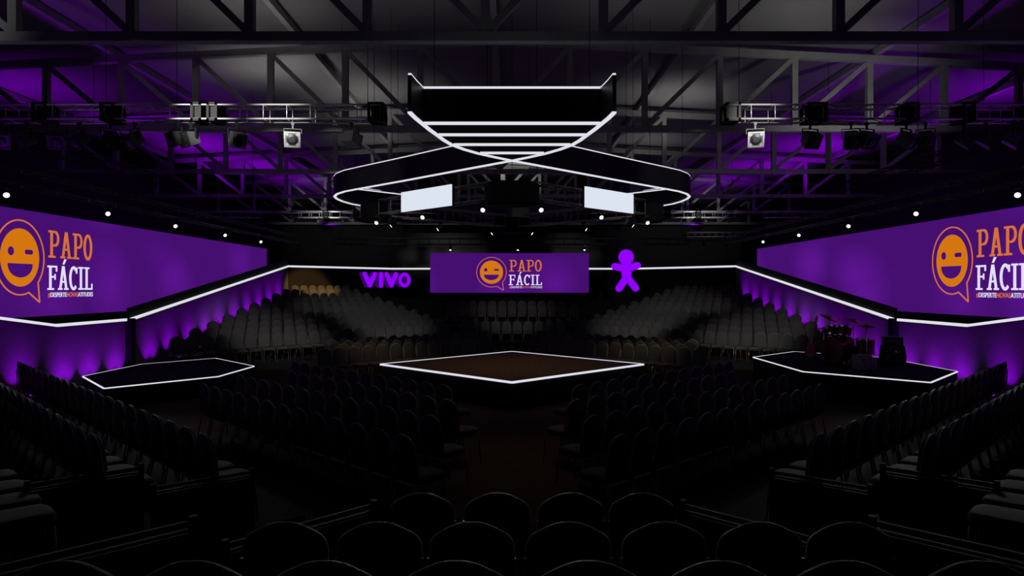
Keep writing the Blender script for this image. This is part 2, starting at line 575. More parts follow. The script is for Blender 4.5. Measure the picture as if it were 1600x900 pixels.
def chair_meshes():
    P = {}
    # backrest: local forward is +y
    mb = MB()
    place = Matrix.Translation((0, -0.23, 0.92)) @ TILT
    out = back_outline()
    k = len(out)
    layers = [(-0.018, 0.97), (-0.028, 0.93), (0.0, 1.0), (0.022, 0.98), (0.032, 0.92)]
    order = [(-0.026, 0.93), (-0.016, 0.985), (0.0, 1.0), (0.018, 0.985), (0.032, 0.90)]
    vs, fs = [], []
    for y, s in order:
        for x, z in out:
            vs.append(place @ Vector((x * s, y, -0.25 + (z + 0.25) * s)))
    for i in range(len(order) - 1):
        for j in range(k):
            j2 = (j + 1) % k
            fs.append((i * k + j, i * k + j2, (i + 1) * k + j2, (i + 1) * k + j))
    fs.append(tuple(range(k)))
    fs.append(tuple((len(order) - 1) * k + j for j in range(k - 1, -1, -1)))
    mb.add(vs, fs)
    P['backrest'] = mb.mesh('backrest', M['fabric'], True)
    mb = MB()
    mb.tube([place @ Vector((x, -0.012, z)) for x, z in out], 0.0105, 6)
    P['piping'] = mb.mesh('piping', M['piping'], True)
    # seat with rounded front
    mb = MB()
    pl = [(-0.20, -0.20), (0.20, -0.20), (0.22, -0.1), (0.22, 0.12), (0.19, 0.2), (0.1, 0.235), (-0.1, 0.235), (-0.19, 0.2), (-0.22, 0.12), (-0.22, -0.1)]
    lay = [(0.40, 0.96), (0.42, 1.0), (0.455, 1.0), (0.475, 0.93), (0.482, 0.7)]
    vs, fs = [], []
    k = len(pl)
    for z, s in lay:
        vs += [(x * s, y * s, z) for x, y in pl]
    for i in range(len(lay) - 1):
        for j in range(k):
            j2 = (j + 1) % k
            fs.append((i * k + j, i * k + j2, (i + 1) * k + j2, (i + 1) * k + j))
    fs.append(tuple(range(k - 1, -1, -1)))
    fs.append(tuple((len(lay) - 1) * k + j for j in range(k)))
    mb.add(vs, fs)
    P['seat'] = mb.mesh('seat', M['fabric'], True)
    # brass frame
    rail = [(-0.2, 0.2, 0.39), (0.2, 0.2, 0.39), (0.205, -0.2, 0.39), (-0.205, -0.2, 0.39)]
    fr = MB().tube(rail, 0.011, 6, True)
    for s in (-1, 1):
        fr.tube([(s * 0.205, -0.2, 0.39), (s * 0.21, -0.225, 0.5), (s * 0.222, -0.245, 0.74)], 0.011, 6)
    legs = []
    for s in (-1, 1):
        legs.append(MB().tube([(s * 0.2, 0.2, 0.39), (s * 0.215, 0.225, 0.0)], 0.011, 6))
        legs.append(MB().tube([(s * 0.205, -0.2, 0.39), (s * 0.22, -0.27, 0.0)], 0.011, 6))
    P['legs'] = [q.mesh('leg', M['brass'], True) for q in legs]
    full = MB()
    full.v, full.f = list(fr.v), list(fr.f)
    for q in legs:
        full.add(q.v, q.f)
    P['frame_full'] = full.mesh('frame', M['brass'], True)
    for s in (-1, 1):     # coupling lugs between neighbouring chairs
        fr.box((s * 0.232, -0.02, 0.40), (0.03, 0.035, 0.03))
    P['frame'] = fr.mesh('frame', M['brass'], False)
    return P


CH = chair_meshes()
chairs = []       # (distance, x, y, z, facing angle, label, group)


def seat_at(x, y, z, rz, label, group):
    chairs.append((math.hypot(x, y), x, y, z, rz, label, group))


tiers = []


def tier(poly, top, nm='tier_floor'):
    if top > 0.01:
        struct(MB().slab(poly, 0.0, top).build(nm, M['carpet']))


# a) block at the camera's feet: rows straight across
near_rows = ((4.6, 0.19, [-0.61, -0.10, 0.40, 0.88]),
             (3.56, 0.35, [-1.19, -0.695, -0.21, 0.295, 0.80, 1.30, 1.77]),
             (2.6, 0.53, [-1.72, -1.22, -0.72, -0.215, 0.295, 0.795, 1.28, 1.79]))
near_name = ('front row', 'middle row', 'row nearest the camera')
for r, (D, p, xs) in enumerate(near_rows):
    hw = max(abs(v) for v in xs) + 0.32
    tier([(-hw - 0.3, D - 0.62), (hw + 0.3, D - 0.62), (hw - 0.2, D + 0.42), (-hw + 0.2, D + 0.42)], p)
    for i, x in enumerate(xs):
        seat_at(x, D + 0.25, p, 0.0,
                'dark chair back, %s from the left in the %s, centre block' % (ORD[i + 1], near_name[r]),
                'chairs of the block at the camera')

# b) blocks to either side in front of the platform: rows at 45 degrees, facing the platform
front_rows = [(10.4, 0.0, 0.95, 4.55), (9.1, 0.0, 0.75, 4.2), (7.8, 0.0, 0.85, 4.85), (6.5, 0.0, 1.0, 5.2),
              (4.0, 0.15, 2.86, 9.6), (2.65, 0.29, 3.52, 9.6), (1.3, 0.43, 3.5, 7.2)]
fname = ('first row before the stage', 'second row before the stage', 'third row before the stage',
         'fourth row before the stage', 'lowest raised row', 'middle raised row', 'highest raised row')
for sx in (-1, 1):
    for r, (e, p, xa, xb) in enumerate(front_rows):
        sp = 0.46 * R2
        n = int((xb - xa) / sp) + 1
        for i in range(n):
            x = xa + i * sp
            y = e + x
            # facing (-sx, +1)
            rz = sx * PI / 4
            wh = 'aisle' if r < 4 else 'near end'
            seat_at(sx * x, y, p, rz, 'dark chair %s from the %s, %s, %s' % (ORD[i + 1], wh, fname[r], SIDEN[sx]),
                    'chairs of the block in front of the %s' % SIDE[sx])
        if p:
            def pt(u, e_):      # along the row at X, across at e
                return (sx * u, u + e_)
            e0, e1 = e - 0.42, e + 0.93
            xe = WX - 0.02
            m_lo, m_hi = xa - 0.25, xe
            poly = [pt(m_lo - (e0 - e) / 2 - 0, e0), pt(m_hi, e0), pt(m_hi, e1), pt(m_lo - (e1 - e) / 2, e1)]
            if sx < 0:
                poly.reverse()
            tier(poly, p)


# c) blocks to either side behind the platform
def c_of(k):
    return 22.4 + 1.3 * k if k < 4 else 29.3 + 1.2 * (k - 4)


def p_of(k):
    return 0.0 if k < 4 else 0.16 + 0.172 * (k - 4)


for sx in (-1, 1):
    for k in range(14):
        c, p = c_of(k), p_of(k)
        xa = 1.0 if k < 4 else (c - 24.6) / 2
        xb = (4.75, 4.6, 5.05, 5.4)[k] if k < 4 else 9.6
        sp = (0.455 if k < 4 else 0.437) * R2
        n = int((xb - xa) / sp + 0.5) + 1
        xs = [xb - i * sp for i in range(n)]
        for i, x in enumerate(xs):
            y = c - x
            rz = PI - sx * PI / 4
            if sx > 0:
                rz = PI - PI / 4      # faces (-1,-1)
            else:
                rz = PI + PI / 4      # faces (+1,-1)
            seat_at(sx * x, y, p, rz, 'grey chair %s from the outer end, %s row behind the stage, %s' % (ORD[i + 1], ORD[k + 1], SIDEN[sx]),
                    'chairs of the block behind the platform on the %s' % SIDE[sx])
        if p:
            c0, c1 = c - 0.62, c + 0.58
            lo, hi = xs[-1] - 0.25, xb + 0.3

            def q(x_, c_):
                sh = (c_ - c) / 2
                return (sx * (x_ + sh), c_ - (x_ + sh))
            hx = WX - 0.02
            poly = [q(lo, c0), (sx * hx, c0 - hx), (sx * hx, c1 - hx), q(lo, c1)]
            tier(poly if sx < 0 else poly[::-1], p)

# d) small block under the centre screen
back_rows = ((29.4, 0.15, 10), (31.0, 0.82, 13), (32.1, 0.98, 11))
bname = ('low row before the dais', 'front row on the dais', 'back row on the dais')
tier([(-2.9, 28.9), (2.9, 28.9), (2.9, 30.3), (-2.9, 30.3)], 0.15)
tier([(-3.7, 30.3), (3.7, 30.3), (3.7, 31.5), (-3.7, 31.5)], 0.82)
tier([(-3.7, 31.5), (3.7, 31.5), (3.7, 33.0), (-3.7, 33.0)], 0.98)
for r, (D, p, n) in enumerate(back_rows):
    for i in range(n):
        x = (i - (n - 1) / 2) * SEAT_SP
        seat_at(x, D + 0.2, p, PI, 'grey chair under the centre screen, %s from the left, %s' % (ORD[i + 1], bname[r]),
                'chairs under the centre screen')

chairs.sort(key=lambda t: t[0])
f_px = 24.0 / 36.0 * 1600


def in_frame(x, y, z):
    return y > 0.5 and abs(x / y) * f_px < 830 and (EYE - z - 0.95) / y * f_px < 470


shown = [c for c in chairs if in_frame(c[1], c[2], c[3])]
ones, rest = shown[:300], shown[300:]
proto_near = proto_far = None
for d, x, y, z, rz, label, group in ones:
    near = d < 9.5
    proto = proto_near if near else proto_far
    wide = 1.0 if group == 'chairs of the block at the camera' else 0.89
    if proto is None:
        proto = thing('banquet_chair', label, 'chair', (x, y, z), rz, group)
        proto.scale = (wide, 1, 1)
        back = link('backrest', CH['backrest'], proto)
        link('piping', CH['piping'], back)
        link('seat', CH['seat'], proto)
        if near:
            link('frame', CH['frame'], proto)['label'] = 'thin brass tube frame'
            for lm in CH['legs']:
                link('leg', lm, proto)
            proto_near = proto
        else:
            link('frame', CH['frame_full'], proto)['label'] = 'thin brass tube frame and legs'
            proto_far = proto
    else:
        copy_tree(proto, label, (x, y, z), (0, 0, rz), group).scale = (wide, 1, 1)
if rest:
    bodies, frames = MB(), MB()
    src = [(CH['backrest'], bodies), (CH['seat'], bodies), (CH['frame_full'], frames)]
    for d, x, y, z, rz, label, group in rest:
        mtx = Matrix.Translation((x, y, z)) @ Matrix.Rotation(rz, 4, 'Z') @ Matrix.Diagonal((0.89, 1, 1, 1))
        for me, mb in src:
            mb.add([mtx @ v.co for v in me.vertices], [tuple(p.vertices) for p in me.polygons])
    o = bodies.build('banquet_chairs', M['fabric'], None, True)
    tag(o, 'rows of grey banquet chairs filling the far stands below the back wall', 'chairs', None, 'stuff')
    frames.build('frames', M['brass'], o, True)['kind'] = 'stuff'

# ------------------------------------------------------------------ black end panels of the near stands
pan_n = 0


def end_panel(a, b, z0, z1, label):
    a, b = Vector((*a, 0)), Vector((*b, 0))
    L = (b - a).length
    mid = (a + b) / 2
    rz = math.atan2((b - a).y, (b - a).x)
    t = thing('end_panel', label, 'panel', (mid.x, mid.y, z0), rz, 'black end panels of the near stands')
    h = z1 - z0
    MB().box((0, 0, h / 2 - 0.03), (L - 0.06, 0.02, h - 0.08)).build('board', M['black'], t)
    fr = MB()
    for s in (-1, 1):
        fr.box((s * (L / 2 - 0.02), 0, h / 2 + 0.01), (0.04, 0.04, h + 0.02))
    fr.box((0, 0, h - 0.015), (L - 0.08, 0.025, 0.025)).box((0, 0, h - 0.055), (L - 0.08, 0.025, 0.018)).box((0, 0, 0.02), (L - 0.08, 0.03, 0.04))
    fr.build('frame', M['black'], t)
    return t


for sx in (-1, 1):
    nm = SIDE[sx]
    ox = 0.25 if sx > 0 else 0.02
    end_panel((sx * (0.93 + ox), 4.78), (sx * (1.68 + ox), 4.0), 0.0, 1.0, 'black end panel at the front row of the centre block, %s' % nm)
    end_panel((sx * (1.76 + ox), 3.85), (sx * (2.46 + ox), 3.14), 0.0, 1.2, 'black end panel at the middle row of the centre block, %s' % nm)
    end_panel((sx * 2.44, 6.46), (sx * 3.12, 5.9), 0.0, 0.78, 'black end panel closing the lowest raised row, %s' % nm)
    end_panel((sx * 3.2, 5.93), (sx * 3.84, 5.37), 0.0, 0.96, 'black end panel closing the middle raised row, %s' % nm)

# ------------------------------------------------------------------ platforms with LED edge
HS = EYE - 1.9


def platform(name, label, poly, top, wood, ew=0.055, eh=0.038):
    t = thing(name, label, 'stage', (0, 0, 0))
    MB().slab(poly, 0.0, top - 0.02).build('skirt', M['black'], t)
    k = len(poly)
    cx = sum(p[0] for p in poly) / k
    cy = sum(p[1] for p in poly) / k
    ins = [(cx + (x - cx) * 0.985, cy + (y - cy) * 0.985) for x, y in poly]
    MB().slab(ins, top - 0.02, top).build('deck', wood, t)
    for i in range(k):
        a, b = poly[i], poly[(i + 1) % k]
        MB().bar((*a, top - 0.01), (*b, top - 0.01), ew, eh).build('led_edge', M['strip'], t)
    return t


platform('diamond_stage', 'diamond-shaped centre stage with brown wooden deck and glowing white edge',
         [(0, 13.8), (3.28, 17.05), (0, 20.45), (-3.28, 17.05)], HS, M['wood'])
for sx in (-1, 1):
    poly = [(sx * 6.5, 15.25), (sx * 8.28, 13.5), (sx * 9.95, 15.25), (sx * 9.95, 18.3), (sx * 8.26, 20.0), (sx * 6.5, 18.4)]
    if sx < 0:
        poly = [(-6.78, 17.95), (-8.66, 19.95), (-9.98, 18.4), (-9.98, 15.87), (-8.37, 14.0), (-6.83, 15.87)]
    platform('side_stage', 'black six-sided side stage with glowing white edge, %s' % ('nothing standing on it' if sx < 0 else 'carrying the drum kit and guitar'),
             poly, EYE - (1.86 if sx > 0 else 2.05), M['carpet'], 0.028, 0.022)

# ------------------------------------------------------------------ screens
def half_ring(cx, cz, rx, rz_, t, a0, a1, n=14):
    """band of an ellipse as a list of quads"""
    out = []
    for i in range(n):
        a, b = a0 + (a1 - a0) * i / n, a0 + (a1 - a0) * (i + 1) / n
        out.append([(cx + rx * math.cos(a), cz + rz_ * math.sin(a)), (cx + rx * math.cos(b), cz + rz_ * math.sin(b)),
                    (cx + (rx - t) * math.cos(b), cz + (rz_ - t) * math.sin(b)), (cx + (rx - t) * math.cos(a), cz + (rz_ - t) * math.sin(a))])
    return out


def rect(x0, z0, x1, z1):
    return [(x0, z0), (x1, z0), (x1, z1), (x0, z1)]


def slant(xa, za, xb, zb, t):
    return [(xa - t / 2, za), (xa + t / 2, za), (xb + t / 2, zb), (xb - t / 2, zb)]


T, S = 0.12, 0.075


def glyph(ch):
    """slab-serif capitals, height 1; returns polygons and width"""
    if ch == 'P':
        return [rect(0.1, 0, 0.1 + T, 1), rect(0, 0, 0.36, S), rect(0, 1 - S, 0.36, 1), rect(0.2, 0.42, 0.36, 0.42 + S)] + half_ring(0.36, 0.71, 0.2, 0.29, 0.1, -PI / 2, PI / 2), 0.58
    if ch == 'A':
        return [slant(0.12, 0, 0.30, 1, T * 0.95), slant(0.5, 0, 0.32, 1, T * 0.95), rect(0.18, 0.3, 0.44, 0.3 + S), rect(0, 0, 0.25, S), rect(0.37, 0, 0.62, S)], 0.62
    if ch == 'O':
        return half_ring(0.26, 0.5, 0.26, 0.52, T, 0, 2 * PI, 36), 0.52
    if ch == 'F':
        return [rect(0.1, 0, 0.1 + T, 1), rect(0, 0, 0.36, S), rect(0, 1 - S, 0.55, 1), rect(0.48, 0.76, 0.55, 1), rect(0.2, 0.5, 0.46, 0.5 + S), rect(0.4, 0.42, 0.46, 0.66)], 0.55
    if ch == 'C':
        return half_ring(0.27, 0.5, 0.27, 0.52, T, math.radians(48), math.radians(312), 30) + [rect(0.42, 0.70, 0.50, 0.97)], 0.52
    if ch == 'I':
        return [rect(0.1, 0, 0.1 + T, 1), rect(0, 0, 0.32, S), rect(0, 1 - S, 0.32, 1)], 0.32
    if ch == 'L':
        return [rect(0.1, 0, 0.1 + T, 1), rect(0, 0, 0.55, S), rect(0, 1 - S, 0.34, 1), rect(0.48, 0, 0.55, 0.27)], 0.55


def word(mb, text, x0, x1, z0, z1, d0, d1, accent_on=None):
    gl = [glyph(c) for c in text]
    gap = 0.06
    total = sum(w for _, w in gl) + gap * (len(gl) - 1)
    sx_, sz_ = (x1 - x0) / total, z1 - z0
    x = 0
    for i, (polys, w) in enumerate(gl):
        for p in polys:
            mb.prism([(x0 + (x + a) * sx_, z0 + b * sz_) for a, b in p], d0, d1)
        if accent_on == i:
            mb.prism([(x0 + (x + a) * sx_, z0 + b * sz_) for a, b in ((0.27, 1.07), (0.36, 1.07), (0.50, 1.29), (0.38, 1.29))], d0, d1)
        x += w + gap


def tagline(parent, pieces, x0, x1, z0, h, y):
    """small sans line in several colours, set side by side"""
    made = []
    w = 0
    for txt, mt in pieces:
        cu = bpy.data.curves.new('tagline', 'FONT')
        cu.body = txt
        cu.size = 1.0
        cu.offset = 0.006
        cu.extrude = 0.003
        tmp = bpy.data.objects.new('tagline', cu)
        C.objects.link(tmp)
        bpy.context.view_layer.update()
        me = bpy.data.meshes.new_from_object(tmp.evaluated_get(bpy.context.evaluated_depsgraph_get()))
        bpy.data.objects.remove(tmp)
        xs = [v.co.x for v in me.vertices]
        made.append((me, min(xs), max(xs), mt, w))
        w += max(xs) - min(xs) + 0.06
    k = (x1 - x0) / (w - 0.06)
    for me, a, b, mt, off in made:
        for v in me.vertices:
            x, z = v.co.x, v.co.y
            v.co = (x0 + (off + x - a) * k, y + v.co.z, z0 + z / 0.69 * h)
        me.materials.clear()
        me.materials.append(mt)
        link('tagline', me, parent)


def screen(label, loc, rz, width, height, sxs, szs, zoff, xshift=0.0):
    """local x along the screen as read, local -y towards the viewer; loc is the screen's centre"""
    t = thing('led_screen', label, 'screen', loc, rz, 'purple screens')
    MB().box((0, 0.02, 0), (width, 0.04, height)).build('display', M['screen'], t)
    MB().box((0, 0.10, 0), (width - 0.02, 0.1, height - 0.02)).build('cabinet', M['black'], t)
    h = height
    X = lambda u: xshift + u * h * sxs
    Z = lambda v: zoff * h + v * h * szs
    # speech bubble outline with its tail
    fcx, fcz, Ro, Ri = -0.456, 0.018, 0.382, 0.368
    a0, a1 = math.radians(-42), math.radians(290)
    mb = MB()
    n = 64
    for i in range(n):
        a, b = a0 + (a1 - a0) * i / n, a0 + (a1 - a0) * (i + 1) / n
        mb.prism([(X(fcx + r * math.cos(g)), Z(fcz + r * math.sin(g))) for r, g in ((Ro, a), (Ro, b), (Ri, b), (Ri, a))], -0.012, 0.0)
    p0 = (fcx + 0.375 * math.cos(a0), fcz + 0.375 * math.sin(a0))
    p1 = (fcx + 0.375 * math.cos(a1), fcz + 0.375 * math.sin(a1))
    tip = (-0.152, -0.438)
    for p, s in ((p0, 1), (p1, -1)):
        dx, dz = tip[0] - p[0], tip[1] - p[1]
        L = math.hypot(dx, dz)
        nx, nz = -dz / L * 0.008, dx / L * 0.008
        mb.prism([(X(p[0] + nx), Z(p[1] + nz)), (X(p[0] - nx), Z(p[1] - nz)), (X(tip[0] - nx), Z(tip[1] - nz)), (X(tip[0] + nx), Z(tip[1] + nz))], -0.012, 0.0)
    mb.build('speech_bubble', M['ring_orange'], t)
    mb = MB()
    mb.prism([(X(fcx + 0.292 * math.cos(2 * PI * i / 56)), Z(fcz + 0.292 * math.sin(2 * PI * i / 56))) for i in range(56)], -0.012, 0.0)
    face = mb.build('face', M['orange'], t)
    mb = MB()
    mb.prism([(X(-0.601 + 0.044 * math.cos(2 * PI * i / 24)), Z(0.078 + 0.044 * math.sin(2 * PI * i / 24))) for i in range(24)], -0.018, -0.011)
    mb.build('eye', M['screen_dark'], face)
    mb = MB()
    rr = 0.024
    caps = [(-0.290 + rr * math.cos(a), 0.078 + rr * math.sin(a)) for a in [PI / 2 - PI * i / 8 for i in range(9)]] + \
           [(-0.368 + rr * math.cos(a), 0.078 + rr * math.sin(a)) for a in [-PI / 2 - PI * i / 8 for i in range(9)]]
    mb.prism([(X(u), Z(v)) for u, v in caps], -0.018, -0.011)
    mb.build('wink', M['screen_dark'], face)
    mb = MB()
    pts = [(-0.648, -0.043), (-0.272, -0.043)] + [(-0.46 + 0.188 * math.cos(-PI * i / 20), -0.055 - 0.128 * math.sin(PI * i / 20)) for i in range(0, 21)]
    mb.prism([(X(u), Z(v)) for u, v in pts], -0.018, -0.011)
    mb.build('mouth', M['screen_dark'], face)
    mb = MB()
    word(mb, 'PAPO', X(-0.004), X(0.812), Z(0.037), Z(0.328), -0.012, 0.0)
    mb.build('lettering', M['ring_orange'], t)
    mb = MB()
    word(mb, 'FACIL', X(-0.02), X(0.818), Z(-0.309), Z(-0.048), -0.012, 0.0, accent_on=1)
    mb.build('lettering', M['white'], t)
    tagline(t, [('#', M['ring_orange']), ('DESPERTE', M['white']), ('NOVAS', M['ring_orange']), ('ATITUDES', M['white'])],
            X(-0.012), X(0.826), Z(-0.385), 0.048 * h * szs, -0.008)
    return t


s1 = screen('wide purple screen with winking face logo hung at the middle of the back wall', (-0.12, 33.3, 3.235), 0, 7.74, 1.93, 1, 1, 0)
MB().box((0, 1.2, -0.3), (2.6, 2.1, 0.08)).build('wall_bracket', M['black'], s1)
XS = 11.6
zc = EYE + 0.05 * XS
LEN = 2.56 * XS
# far end at 2.79 Xs
yc = 2.785 * XS - LEN / 2
s2 = screen('long purple side screen with winking face logo above the wall by the empty side platform', (-XS, yc, zc), PI / 2, LEN, 0.22 * XS, 0.85, 0.92, 0.038, 1.473 * XS - yc)
s3 = screen('long purple side screen with winking face logo above the wall by the drum kit', (XS, yc, zc), -PI / 2, LEN, 0.22 * XS, 0.85, 0.92, 0.038, yc - 1.467 * XS)


# ------------------------------------------------------------------ signs on the back wall
def capsule(a, b, r, n=10):
    ax, az = a
    bx, bz = b
    g = math.atan2(bz - az, bx - ax)
    return [(bx + r * math.cos(g - PI / 2 + PI * i / n), bz + r * math.sin(g - PI / 2 + PI * i / n)) for i in range(n + 1)] + \
           [(ax + r * math.cos(g + PI / 2 + PI * i / n), az + r * math.sin(g + PI / 2 + PI * i / n)) for i in range(n + 1)]


vs_ = thing('letter_sign', 'purple glowing block letters VIVO standing out from the back wall beside the screen', 'sign', (-5.75, 31.6, 2.86), math.radians(30))
LT = 0.098
letters = [[((-1.10, 0.28), (-0.86, -0.24)), ((-0.62, 0.28), (-0.86, -0.24))],
           [((-0.33, 0.28), (-0.33, -0.25))],
           [((-0.06, 0.28), (0.17, -0.24)), ((0.40, 0.28), (0.17, -0.24))], None]
for L in letters:
    fr_, bk = MB(), MB()
    if L is None:
        quads = half_ring(0.82, 0.015, 0.30, 0.345, 0.16, 0, 2 * PI, 32)
        for q in quads:
            fr_.prism(q, -0.02, 0.0)
            bk.prism(q, 0.0, 0.5)
    else:
        for a, b in L:
            fr_.prism(capsule(a, b, LT), -0.02, 0.0)
            bk.prism(capsule(a, b, LT), 0.0, 0.5)
    ltr = bk.build('letter', M['violet_side'], vs_)
    fr_.build('lit_face', M['violet'], ltr)
MB().bar((-1.15, 0.52, -0.12), (1.1, 0.52, -0.12), 0.04, 0.06).build('back_rail', M['black'], vs_)

fg = thing('figure_sign', 'purple glowing sign shaped like a simple figure with spread arms and legs', 'sign', (5.42, 32.3, 3.26), math.radians(-8))
parts = [capsule((0, 0.34), (0, -0.12), 0.235), capsule((-0.55, 0.26), (0.0, 0.14), 0.165), capsule((0.50, 0.30), (0.0, 0.14), 0.165),
         capsule((-0.36, -0.78), (0.02, -0.22), 0.165), capsule((0.42, -0.76), (0.0, -0.22), 0.165)]
fr_, bk = MB(), MB()
head = [(-0.02 + 0.36 * math.cos(2 * PI * i / 40), 0.70 + 0.36 * math.sin(2 * PI * i / 40)) for i in range(40)]
for p in parts + [head]:
    fr_.prism(p, -0.02, 0.0)
    bk.prism(p, 0.0, 0.12)
bk.build('body', M['violet_side'], fg)
fr_.build('lit_face', M['violet'], fg)
MB().bar((0, 0.12, -0.1), (0, 3.2, -0.1), 0.05, 0.05).build('bracket', M['black'], fg)

# ------------------------------------------------------------------ hanging ring above the centre stage
UZ = 2.28
ZB, ZTOP = EYE + UZ, EYE + 1.2066 * UZ


def arc(cx, cy, r, a0, a1, n):
    return [(cx + r * math.cos(math.radians(a0 + (a1 - a0) * i / n)), cy + r * math.sin(math.radians(a0 + (a1 - a0) * i / n))) for i in range(n + 1)]


ring = thing('hanging_ring', 'large black hanging ring with glowing white edges crossing like a ribbon over the stage', 'hanging ring', (0, 0, 0))
near_leg = [(-0.58, 3.866), (-0.565, 4.0), (-0.543, 4.136), (-0.518, 4.29), (-0.487, 4.446), (-0.458, 4.6), (-0.42, 4.74), (-0.345, 4.90), (-0.25, 5.05), (-0.13, 5.195), (0, 5.335)]
lobe = [(0.5, 5.83), (1.0, 6.33), (1.54, 6.85)] + [(1.72, 7.03), (1.85, 7.22), (1.93, 7.42), (1.955, 7.62), (1.945, 7.85), (1.90, 8.08), (1.80, 8.30), (1.64, 8.52)]
back_half = [(1.2, 8.96), (0.6, 9.56), (0.25, 9.88), (0.0, 9.97)]
band_r = near_leg + lobe + back_half
for sgn in (1, -1):
    pts = [(sgn * x * UZ, y * UZ) for x, y in band_r]
    vs, fs = [], []
    th = 0.025
    for i, (x, y) in enumerate(pts):
        a = Vector(pts[max(i - 1, 0)])
        b = Vector(pts[min(i + 1, len(pts) - 1)])
        d = (b - a).normalized()
        nn = Vector((-d.y, d.x)) * th
        for o_, z in ((nn, ZB), (nn, ZTOP), (-nn, ZTOP), (-nn, ZB)):
            vs.append((x + o_.x, y + o_.y, z))
    for i in range(len(pts) - 1):
        for j in range(4):
            fs.append((i * 4 + j, i * 4 + (j + 1) % 4, (i + 1) * 4 + (j + 1) % 4, (i + 1) * 4 + j))
    fs += [(0, 1, 2, 3), tuple((len(pts) - 1) * 4 + j for j in (3, 2, 1, 0))]
    mb = MB()
    mb.add(vs, fs)
    mb.build('band', M['satin'], ring)
    for z, hh in ((ZB - 0.012, 0.024), (ZTOP + 0.012, 0.024)):
        mb = MB()
        vs, fs = [], []
        pts = [(sgn * x * UZ, y * UZ) for x, y in near_leg + lobe]
        for i, (x, y) in enumerate(pts):
            a = Vector(pts[max(i - 1, 0)])
            b = Vector(pts[min(i + 1, len(pts) - 1)])
            d = (b - a).normalized()
            wd = 0.027 if z < ZTOP else 0.02
            nn = Vector((-d.y, d.x)) * wd
            for o_, zz in ((nn, z - hh / 2), (nn, z + hh / 2), (-nn, z + hh / 2), (-nn, z - hh / 2)):
                vs.append((x + o_.x, y + o_.y, zz))
        for i in range(len(pts) - 1):
            for j in range(4):
                fs.append((i * 4 + j, i * 4 + (j + 1) % 4, (i + 1) * 4 + (j + 1) % 4, (i + 1) * 4 + j))
        fs += [(0, 1, 2, 3), tuple((len(pts) - 1) * 4 + j for j in (3, 2, 1, 0))]
        mb.add(vs, fs)
        mb.build('led_edge', M['strip'], ring)
    # soffit of the rounded side loop
    inner = [(1.57, 6.90), (0.06, 8.42)]
    outer = [(0.06, 9.93)] + [(x, y) for x, y in reversed(lobe[2:] + back_half[:3])]
    sp_ = [(sgn * x * UZ, y * UZ) for x, y in [(1.57, 6.90), (1.05, 7.42), (1.05, 8.6), (1.2, 8.92), (1.62, 8.5), (1.78, 8.29), (1.88, 8.07), (1.92, 7.85), (1.93, 7.62), (1.905, 7.43), (1.83, 7.24), (1.70, 7.05)]]
    MB().slab(sp_ if sgn > 0 else sp_[::-1], ZB + 0.005, ZB + 0.03).build('soffit', M['black'], ring)
    MB().bar((sgn * 1.57 * UZ, 6.90 * UZ, ZB), (sgn * 1.05 * UZ, 7.42 * UZ, ZB), 0.03, 0.022).build('led_edge', M['strip'], ring)
for xh, D in ((0.54, 4.136), (0.48, 4.446), (0.405, 4.75), (0.235, 5.045)):
    MB().box((0, D * UZ, (ZB + ZTOP) / 2), (2 * xh * UZ, 0.05, ZTOP - ZB)).build('cross_fin', M['satin'], ring)
    for z in (ZB - 0.005, ZTOP + 0.01):
        MB().box((0, D * UZ, z), (2 * xh * UZ, 0.055, 0.032)).build('led_edge', M['strip'], ring)
for x, y in ((-0.5, 4.4), (0.5, 4.4), (-1.9, 7.62), (1.9, 7.62), (0.0, 9.9)):
    zt = zr(x * UZ)
    MB().tube([(x * UZ, y * UZ, ZTOP), (x * UZ, y * UZ, zt + 0.05)], 0.005, 6).build('cable', M['black'], ring)


